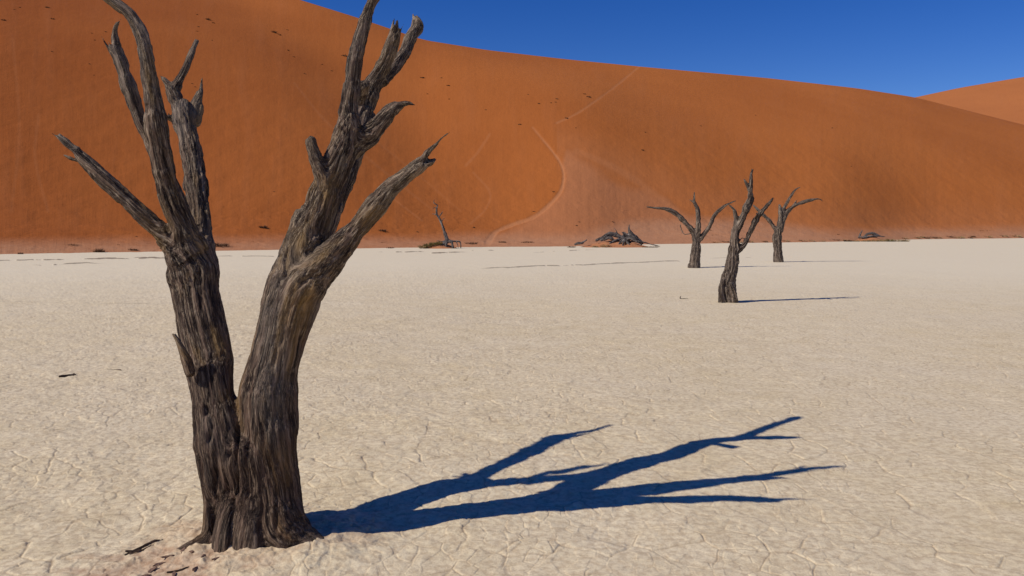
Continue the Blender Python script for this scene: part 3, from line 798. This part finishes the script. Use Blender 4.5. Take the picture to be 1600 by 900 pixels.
YC2 = 33.6; c_loc = P(1217, 410, YC2)
hz = YC2
tC = thing('dead_tree', (c_loc[0], YC2, 0), 'farthest distant dead tree on the right, limbs reaching right like a bent fork', 'tree', 'dead trees standing on the clay pan')
build_wood(tC, [
    Limb('trunk', [(1217, 416, hz, 9.5), (1217, 408, hz, 8.5), (1216, 390, hz, 7.2), (1215, 372, hz, 7), (1217, 355, hz, 5.5)], 'round'),
    Limb('branch#a', [(1217, 360, hz, 5), (1219, 340, hz, 4.2), (1219, 328, hz, 3.2), (1218, 320, hz, 1.8)], 'jag', 0.5),
    Limb('branch#b', [(1220, 340, hz, 3), (1226, 324, hz, 2.6), (1235, 308, hz, 2.3), (1243, 297, hz, 1.8), (1251, 292, hz, 1)], 'point'),
    Limb('branch#c', [(1219, 362, hz, 4.6), (1223, 347, hz, 4), (1228, 334, hz, 3.6), (1239, 323, hz, 3), (1255, 316, hz, 2.6), (1270, 312, hz, 2.2), (1281, 311, hz, 1.6), (1286, 315, hz, .8)], 'point'),
    Limb('twig#d', [(1233, 328, hz, 1.8), (1240, 320, hz, 1.5), (1246, 312, hz, .9)], 'point'),
    Limb('branch#e', [(1215, 366, hz, 4), (1210, 356, hz, 3.4), (1202, 345, hz, 3.2), (1189, 332, hz, 2.4), (1176, 320, hz, 1.3)], 'point', 0.5),
], M['wood_far'], 0.024, dict(ref=0.12, d=0.024, s=0.6), 13, ground=-0.05, smooth_it=1)

# ------------------------------------------------------------------ mounds, small tree, dead wood and fallen log at the dune foot
def mound(name, label, px0, px1, py_base, py_top, seed):
    pc = place((px0 + px1) / 2, py_base, None)
    Y = pc[1]; hw = (px1 - px0) / 2 / FPX * Y; h = (py_base - py_top) / FPX * Y
    n, m = 26, 60
    r = np.linspace(0, 1.05, n)[:, None]; th = np.linspace(0, 2 * math.pi, m, endpoint=False)[None]
    rr = r * (1 + 0.18 * noise2(np.cos(th) * 2 + seed, np.sin(th) * 2, seed))
    X = hw * rr * np.cos(th); YY = hw * 0.55 * rr * np.sin(th)
    Z = h * (1 - smooth(0, 1.0, r)) * (1 + 0.4 * fbm2(X / 0.7, YY / 0.5, 3, seed)) + 0.03 * fbm2(X / .2, YY / .2, 3, seed) - 0.06 * r
    V = np.stack([X, YY, Z + 0 * X], -1).reshape(-1, 3)
    zero = np.zeros(len(V))
    o = link_mesh(name, V, grid_quads(n, m, wrap=True), M['sand'], None, dict(shade_tone=zero + .4, trail=zero, pink=zero + .6, apron=zero + 0.45, slope=V * 1.0))
    o.location = pc + np.array([0, 0, 0])
    o['kind'] = 'structure'
    return pc

m1 = mound('sand_mound', None, 652, 722, 388, 379, 3)
m2 = mound('sand_mound', None, 890, 1030, 386, 377, 8)
m3 = mound('sand_mound', None, 1325, 1400, 377, 371, 12)

Yd = m1[1]; hz = Yd
tD = thing('dead_tree', (*P(697, 388, Yd)[:2], 0.0), 'small far dead tree standing on stilt roots at the dune foot beside a grassy mound', 'tree')
build_wood(tD, [
    Limb('trunk', [(699, 379, hz, 4.2), (698, 374, hz, 3.4), (694, 362, hz, 2.6), (691, 351, hz, 2.1), (687, 342, hz, 1.9), (683, 336, hz, 1.9), (682, 329, hz, 1.6), (683, 321, hz, 1.2), (678, 317, hz, .8), (679, 311, hz, .5)], 'point'),
    Limb('branch#a', [(685, 340, hz, 1.2), (689, 335, hz, 1.1), (692, 330, hz, .9)], 'point'),
    Limb('branch#b', [(690, 348, hz, 1), (692, 343, hz, .9), (695, 341, hz, 1)], 'point'),
    Limb('branch#c', [(683, 337, hz, 1), (678, 334, hz, .7), (674, 335, hz, .5)], 'point'),
    Limb('branch#d', [(682, 324, hz, .9), (678, 325, hz, .7), (675, 328, hz, .5)], 'point'),
    Limb('twig#e', [(683, 321, hz, .7), (686, 320, hz, .5)], 'point'),
    Limb('root#f', [(699, 376, hz, 2.2), (693, 380, hz - .2, 2.2), (690, 391, hz - .3, 1.6)], 'round'),
    Limb('root#g', [(698, 377, hz, 2.4), (697, 383, hz - .3, 2.5), (697, 391, hz - .4, 2)], 'round'),
    Limb('root#h', [(700, 377, hz, 2.2), (706, 379, hz - .2, 2), (708, 390, hz - .3, 1.7)], 'round'),
    Limb('root#i', [(700, 376, hz, 2), (710, 377, hz, 1.5), (719, 378, hz, 1.2), (720, 389, hz, .8)], 'round'),
    Limb('root#j', [(697, 377, hz, 1.8), (689, 377, hz, 1.2), (682, 376, hz, .7)], 'point'),
    Limb('root#k', [(713, 377, hz, 1.1), (715, 383, hz - .2, .8), (717, 390, hz - .2, .7)], 'round'),
], M['wood_grey'], 0.03, dict(ref=0.12, d=0.02, s=0.5), 21, ground=-0.1, smooth_it=1)

Ye = m2[1]; hz = Ye
tE = thing('fallen_tree', (*P(965, 385, Ye)[:2], 0.0), 'tangled heap of a collapsed grey dead tree with one upright spike at the dune foot', 'fallen tree')
build_wood(tE, [
    Limb('trunk', [(931, 376, hz, 2), (942, 371, hz, 3), (953, 366, hz, 3.8), (964, 368, hz, 3.6), (976, 374, hz, 4), (984, 380, hz, 4)], 'round'),
    Limb('trunk', [(938, 376, hz - .3, 2), (950, 372, hz - .3, 3), (958, 373, hz - .3, 2.5)], 'round'),
    Limb('branch#a', [(960, 356, hz, .6), (963, 361, hz, .9), (967, 367, hz, 1.3)], 'round'),
    Limb('branch#b', [(1004, 380, hz, 3), (996, 375, hz, 4), (988, 369, hz, 4.5), (984, 363, hz, 3.2), (982.5, 357, hz, 1.8), (983.5, 350, hz, .6)], 'point'),
    Limb('branch#c', [(978, 374, hz - .2, 3), (986, 372, hz - .4, 3), (998, 380, hz - .6, 2)], 'point'),
    Limb('branch#d', [(974, 373, hz - .3, 2.4), (969, 379, hz - .6, 2.2), (965, 385, hz - .8, 1.6)], 'point'),
    Limb('branch#e', [(975, 375, hz - .3, 2.2), (981, 380, hz - .6, 2), (986, 386, hz - .8, 1.5)], 'point'),
    Limb('branch#f', [(976, 374, hz - .3, 1.6), (974, 380, hz - .8, 1.6), (972, 386, hz - 1, 1.3)], 'point'),
    Limb('branch#g', [(970, 374, hz, 2.5), (961, 376, hz - .3, 2), (951, 381, hz - .6, 1.5)], 'point', 0.5),
    Limb('branch#h', [(985, 377, hz - .2, 1.8), (1003, 378, hz - .3, 1.2), (1018, 382, hz - .3, 1), (1032, 385, hz - .3, .8)], 'point'),
    Limb('branch#i', [(972, 372, hz, 2.2), (975, 366, hz, 1.8), (971, 362, hz, 1)], 'point'),
    Limb('branch#j', [(985, 372, hz, 3), (978, 366, hz, 2.4), (975, 362, hz, 1.2)], 'point', .6),
], M['wood_grey'], 0.032, dict(ref=0.14, d=0.035, s=0.45), 22, ground=-0.1, smooth_it=1)
lg = thing('log', (*P(908, 383, Ye)[:2], 0.0), 'short dark log lying left of the tangled fallen tree', 'log')
build_wood(lg, [
    Limb('wood', [(898, 382, hz, 1.6), (903, 380, hz, 2.3), (909, 379, hz, 2), (917, 375, hz, 1.2)], 'jag'),
    Limb('twig', [(907, 380, hz, 1.2), (911, 381, hz, .8), (913, 377, hz, .6)], 'point', .5),
], M['wood_grey'], 0.03, dict(ref=0.12, d=0.02, s=0.5), 23, smooth_it=1)

Yg = m3[1]; hz = Yg
tF = thing('fallen_tree', (*P(1362, 374, Yg)[:2], 0.0), 'low arched fallen trunk half buried in pale grass at the right dune foot', 'fallen tree')
build_wood(tF, [
    Limb('trunk', [(1350, 371, hz, 1.8), (1355, 366, hz, 2.0), (1362, 364.5, hz, 2.2), (1369, 367, hz, 2.4), (1375, 369, hz, 1.6), (1383, 370, hz, .9)], 'point'),
    Limb('trunk', [(1352, 371, hz - .2, 1.4), (1362, 369, hz - .2, 1.8), (1371, 370, hz - .2, 1.5)], 'round'),
    Limb('branch', [(1342, 372, hz, 1.6), (1344, 366, hz, 1.6), (1348, 359, hz, .8)], 'point', .2),
    Limb('root', [(1341, 370, hz, 1.2), (1348, 371, hz - .2, 1.4), (1354, 373, hz - .2, 1)], 'point', .9),
], M['wood_grey'], 0.035, dict(ref=0.15, d=0.03, s=0.4), 24, smooth_it=1)

# ------------------------------------------------------------------ sticks lying on the pan
def stick(px, py, pts, label, voxel=0.006, name='stick', mat='wood', seed=3, d=0.006):
    g = place(px, py)
    gz = ground_z(g[0], g[1])
    o = thing(name, (g[0], g[1], gz), label, name)
    lim = []
    for i, (part, pl, tip, pale) in enumerate(pts):
        lim.append(Limb(part, [(g[0] + x, g[1] + y, ground_z(g[0] + x, g[1] + y) + 0.5 * r + 0.55 * (z - 0.02) * (z > 0.06), r) for x, y, z, r in pl], tip, pale, world=True))
    build_wood(o, lim, M[mat], voxel, dict(ref=0.03, d=d, s=1.6), seed, smooth_it=1)
    return o
stick(105, 587, [('wood', [(-.055, -.05, .022, .015), (-.015, -.01, .028, .018), (.03, .05, .035, .016)], 'jag', 0), ('knot', [(.02, .03, .035, .012), (.055, .06, .045, .009)], 'jag', 0)],
      'short thick dark chunk of wood alone on the clay at the left', 0.005, 'stick', seed=31)
stick(180, 577, [('wood', [(-.10, .02, .02, .003), (0, .0, .022, .004), (.07, -.03, .02, .008), (.09, -.04, .018, .007)], 'point', 0)],
      'thin twig with a thick end right of the dark chunk of wood', 0.004, 'twig', seed=32, d=0.002)
stick(225, 857, [('wood', [(-.06, -.075, .03, .005), (-.02, -.02, .045, .008), (.03, .04, .045, .007), (.06, .08, .04, .004)], 'jag', .2),
                 ('splinter', [(-.04, -.07, .04, .004), (.01, -.02, .035, .005), (.045, .03, .045, .003)], 'point', .3)],
      'dark splintered stick lying just left of the big tree roots', 0.005, 'stick', seed=33, d=0.004)
stick(207, 862, [('wood', [(-.03, -.01, .02, .006), (.01, .0, .025, .008), (.045, .01, .02, .005)], 'jag', 0)],
      'small dark bark piece touching the left end of the splintered stick', 0.004, 'stick', seed=34, d=0.003)
stick(280, 893, [('wood', [(-.05, -.02, .025, .004), (0, 0, .03, .006), (.04, .03, .03, .003)], 'point', .1)],
      'thin dark stick in the reddish earth at the lower left of the big tree', 0.004, 'twig', seed=35, d=0.002)
stick(1067, 468, [('wood', [(-.06, 0, .01, .012), (-.05, .02, .09, .01), (-.03, .0, .12, .006)], 'point', 0), ('twig', [(-.05, 0, .02, .01), (.04, -.03, .045, .01), (.12, -.02, .03, .007)], 'point', 0)],
      'little forked twig poking from the clay left of the tallest distant tree', 0.008, 'twig', mat='wood_far', seed=36, d=0.004)

# bark crumbs by the roots
def crumbs():
    rs = np.random.RandomState(4)
    spots = [(250, 882), (262, 876), (238, 890), (300, 872), (318, 880), (286, 868), (272, 898), (340, 882), (228, 898), (306, 893)]
    lab = ['bark chip midway between the splintered stick and the frame bottom, upper one', 'reddish bark chip beside the bark strip below the splintered stick', 'bark chip on the red earth left of the thin dark stick',
           'bark chip just below the left end of the big tree roots', 'bark chip against the left foot of the big trunk', 'bark chip between the thin left root and the red earth',
           'lowest bark chip, touching the thin dark stick', 'bark chip in front of the trunk foot, rightmost of all', 'bark chip farthest left on the red earth by the frame bottom', 'bark chip right of the thin dark stick near the frame bottom']
    for i, (px, py) in enumerate(spots):
        g = place(px, py)
        L, w, h = rs.uniform(.014, .03), rs.uniform(.006, .011), rs.uniform(.004, .008)
        n, m = 8, 10
        u = np.linspace(0, math.pi, n)[:, None]; th = np.linspace(0, 2 * math.pi, m, endpoint=False)[None]
        j = 1 + 0.4 * noise3(np.sin(u) * np.cos(th) * 2 + i * 5, np.sin(u) * np.sin(th) * 2, np.cos(u) * 2 + 0 * th, i)
        X = L * np.cos(u) * j; Yv = w * np.sin(u) * np.cos(th) * j; Z = h * np.sin(u) * np.sin(th) * j
        V = np.stack([X, Yv, Z], -1).reshape(-1, 3)
        o = link_mesh('bark_chip', V, grid_quads(n, m, wrap=True), M['chip'], smooth_shade=False)
        o.location = (g[0], g[1], ground_z(g[0], g[1]) + 0.002); o.rotation_euler = (rs.uniform(-.12, .12), rs.uniform(-.12, .12), rs.uniform(0, 3))
        tag(o, lab[i], 'bark chip', 'bark chips by the roots of the big tree')
crumbs()

# ------------------------------------------------------------------ scrub, grass
def tuft_mesh(width, height, n, seed, spread=0.7, bw=0.02):
    rs = np.random.RandomState(seed)
    V, F = [], []
    for i in range(n):
        a = rs.uniform(0, 2 * math.pi); r0 = width * 0.5 * math.sqrt(rs.uniform()) * spread
        b = np.array([math.cos(a) * r0, math.sin(a) * r0 * 0.6, -0.02])
        lean = (0.25 + rs.uniform() * 0.9) * width * 0.35
        a2 = a + rs.normal() * 0.7
        hh = height * rs.uniform(0.45, 1.0) * (1 - 0.5 * (r0 / (width * 0.5 + 1e-6)) ** 2)
        mid = b + np.array([math.cos(a2) * lean * 0.35, math.sin(a2) * lean * 0.35, hh * 0.62])
        top = b + np.array([math.cos(a2) * lean, math.sin(a2) * lean, hh * rs.uniform(.75, 1.0)])
        sd = np.array([-math.sin(a2 + rs.normal()), math.cos(a2 + rs.normal()), 0.1]) * bw * rs.uniform(.6, 1.3)
        k = len(V)
        V += [b - sd, b + sd, mid + sd * .7, mid - sd * .7, top + sd * .2, top - sd * .2]
        F += [(k, k + 1, k + 2, k + 3), (k + 3, k + 2, k + 4, k + 5)]
    return np.array(V), np.array(F)

def tuft(name, px, py, wpx, hpx, label, cat, mat, n=120, seed=1, group=None, onto=None, bw=0.35, part=None):
    g = place(px, py) if onto is None else np.array(onto)
    k = g[1] / FPX
    V, F = tuft_mesh(wpx * k, hpx * k, n, seed, 0.9, bw * k)
    o = link_mesh(name, V, F, M[mat], smooth_shade=False)
    o.location = g
    return tag(o, label, cat, group)

tuft('shrub', 155, 394, 18, 9, 'bushiest dark spiky shrub at the pan edge on the far left', 'shrub', 'scrub', 160, 1)
tuft('shrub', 32, 397, 9, 5, 'small dark shrub at the pan edge nearest the left border', 'shrub', 'scrub', 70, 2)
tuft('shrub', 208, 391, 14, 5, 'low shrub at the pan edge just left of the big trunk', 'shrub', 'scrub', 100, 3)
tuft('shrub', 112, 383, 20, 4, 'thin straggling shrub on the sand above the spiky shrub', 'shrub', 'scrub', 60, 4)
tuft('shrub', 343, 385, 30, 9, 'wide low brown shrub seen between the two stems of the big tree', 'shrub', 'scrub', 220, 5)
tuft('shrub', 411, 356, 13, 6, 'lone dark green clump on the dune between the big stems', 'shrub', 'scrub', 120, 6)
tuft('shrub', 533, 366, 10, 5, 'dark clump on the dune behind the lower right branch', 'shrub', 'scrub', 80, 7)
tuft('shrub', 597, 361, 13, 5, 'dark clump on the dune just right of the lower right branch', 'shrub', 'scrub', 90, 8)
tuft('shrub', 513, 384, 7, 8, 'spindly shrub at the pan edge in the crook of the right branch', 'shrub', 'scrub', 30, 9)
tuft('shrub', 610, 388, 12, 4, 'low clump at the pan edge left of the grassy mound', 'shrub', 'scrub', 60, 10)
tuft('shrub', 737, 381, 20, 5, 'long low dark clump right of the stilt rooted tree', 'shrub', 'scrub', 90, 11)
tuft('shrub', 785, 379, 12, 4, 'small clump near the foot of the trodden path', 'shrub', 'scrub', 70, 12)
tuft('shrub', 823, 379, 22, 4, 'flat clump midway between the path foot and the log', 'shrub', 'scrub', 80, 13)
# grassy mound left of the small tree
for i, (px, py, w, h, mt) in enumerate([(661, 386, 15, 6, 'grass_straw'), (669, 384, 16, 7, 'grass_green'), (677, 382, 16, 7, 'grass_green'), (685, 381, 12, 7, 'grass_green'), (664, 388, 18, 4, 'grass_straw'), (676, 388, 16, 4, 'scrub')]):
    g = m1.copy(); k = g[1] / FPX
    pos = (P(px, py, g[1] - 0.3))
    tuft('grass_tuft', px, py, w, h, ['straw clump at the left end of the mound by the stilt rooted tree', 'green clump on the left slope of the mound by the stilt rooted tree', 'green clump on top of the mound by the stilt rooted tree', 'green clump touching the stilt rooted tree', 'low straw clump at the front left foot of the grassy mound', 'dark dry clump at the front foot of the grassy mound'][i], 'grass', mt, 170, 40 + i, 'grass clumps on the mound by the small tree', (pos[0], pos[1], max(pos[2] - 0.02, 0)), 0.3)
for i, (px, py, w, h, mt) in enumerate([(946, 384, 16, 8, 'grass_straw'), (893, 385, 14, 3, 'scrub'), (930, 385, 10, 4, 'grass_straw'), (955, 385, 12, 4, 'scrub'), (1010, 383, 16, 3, 'scrub'), (1022, 385, 14, 3, 'scrub')]):
    tuft('grass_tuft', px, py, w, h, ['tallest straw clump in front of the tangled fallen tree', 'dark low clump left of the short log', 'straw clump between the log and the tangled fallen tree', 'dark clump under the tangled fallen tree', 'dark clump right of the tangled fallen tree', 'dark clump at the far right end of the tangled fallen tree mound'][i], 'grass', mt, 110, 60 + i, 'grass clumps round the tangled fallen tree', (*P(px, py, Ye - 1.0)[:2], 0.02), 0.3)
xs = [(1325, 374, 14, 4, 'scrub'), (1338, 375, 12, 3, 'grass_straw'), (1352, 375, 14, 4, 'grass_straw'), (1366, 375, 18, 5, 'grass_straw'), (1380, 375, 18, 6, 'grass_straw'), (1390, 374, 14, 6, 'grass_green'), (1402, 375, 16, 5, 'grass_straw'), (1414, 374, 14, 5, 'grass_straw')]
for i, (px, py, w, h, mt) in enumerate(xs):
    tuft('grass_tuft', px, py, w, h, ['dark clump left of the arched fallen trunk', 'straw clump at the left foot of the arched fallen trunk', 'straw clump under the upright branch of the arched trunk', 'straw clump in front of the middle of the arched trunk', 'straw clump under the right end of the arched trunk', 'greenest clump just right of the arched fallen trunk', 'straw clump second to the right past the arched trunk', 'last straw clump right of the arched fallen trunk'][i], 'grass', mt, 130, 80 + i, 'grass clumps round the arched trunk', (*P(px, py, Yg - 1.2)[:2], 0.02), 0.3)
for i in range(26):
    px = 1120 + i * 18.5 + rng.uniform(-7, 7)
    if 1320 < px < 1410: px += 100
    where = ('low dry grass clump on the pan edge between the left and tallest distant trees' if px < 1150 else 'low dry grass clump on the pan edge behind the rightmost distant tree' if px < 1240 else 'low dry grass clump on the pan edge between the rightmost tree and the arched trunk' if px < 1325 else 'low dry grass clump on the pan edge shortly right of the arched trunk' if px < 1480 else 'low dry grass clump on the pan edge nearest the right border' if px > 1570 else 'low dry grass clump on the pan edge halfway between arched trunk and right border')
    base = float(np.interp(px, [1000, 1300, 1430, 1600], [382, 378, 374, 372])) - rng.uniform(1.0, 3.0)
    tuft('grass_tuft', px, base, rng.uniform(8, 18), rng.uniform(2.5, 4.5), where, 'grass', rng.choice(['scrub', 'grass_straw', 'grass_straw']), 60, 200 + i, 'low grass along the right pan edge', None, 0.3)
# dark specks of scrub high on the dune
sp = [(74, 12, 7), (82, 30, 6), (5, 32, 7), (31, 12, 3), (22, 15, 3), (143, 52, 3), (148, 63, 3), (165, 50, 4), (81, 81, 3), (325, 31, 8), (333, 36, 4), (308, 23, 3), (310, 42, 3), (308, 49, 2.5), (428, 51, 9), (437, 55, 5), (450, 79, 4),
      (459, 89, 3), (503, 101, 3), (518, 111, 3), (475, 115, 4), (538, 88, 9), (545, 92, 4), (449, 47, 3), (331, 63, 2.5), (660, 122, 6), (700, 134, 5), (702, 155, 3), (668, 147, 3), (690, 122, 3), (920, 152, 7), (913, 147, 4), (885, 185, 5), (870, 155, 4), (868, 160, 3), (861, 161, 3), (842, 162, 4),
      (812, 195, 5), (759, 172, 3), (825, 148, 2.5), (1004, 235, 5), (1008, 207, 3), (1095, 197, 3), (185, 383, 4), (213, 370, 4), (140, 100, 3), (147, 118, 2.5), (300, 131, 3), (305, 136, 3), (428, 300, 3), (901, 353, 4), (905, 347, 3), (865, 300, 4), (957, 347, 4), (834, 331, 4), (1044, 325, 3), (1110, 360, 4), (740, 356, 5), (652, 363, 4), (900, 200, 2.5), (1180, 180, 2.5), (1300, 200, 2.5), (1330, 260, 2)]
def spot_label(px, py, w):
    size = 'larger' if w >= 6 else 'small' if w >= 3.5 else 'tiny'
    if px < 170: a = 'dune in the top left corner' if py < 90 else 'dune at the left edge'
    elif px < 235: a = 'dune foot behind the left limb of the big tree'
    elif px < 400: a = 'dune between the crooked left limb and the right stem'
    elif px < 560: a = 'dune left of the knobbed upper limbs' if py < 140 else 'dune between the two big stems'
    elif px < 730: a = 'dune right of the knobbed limb' if py < 200 else 'dune by the stilt rooted tree'
    elif px < 840: a = 'dune left of the trodden path'
    elif px < 940: a = 'upper dune left of the ridge track' if py < 215 else 'dune beside the bend of the trodden path'
    elif px < 1060: a = 'dune above the tangled fallen tree'
    else: a = 'dune above the three distant trees'
    return size + ' dark scrub tuft on the ' + a
for i, (px, py, w) in enumerate(sp):
    tuft('scrub_tuft', px, py, w * 0.95, w * 0.40 + 0.4, spot_label(px, py, w), 'scrub', 'scrub', int(16 + w * 5), 300 + i, 'dark scrub tufts on the dune face', None, 0.4)

# put a bright sun-bleached floor under far things if any gap remains: none needed
for o in list(bpy.data.objects):
    if o.type == 'MESH' and o.name.startswith('tmp'): bpy.data.objects.remove(o)
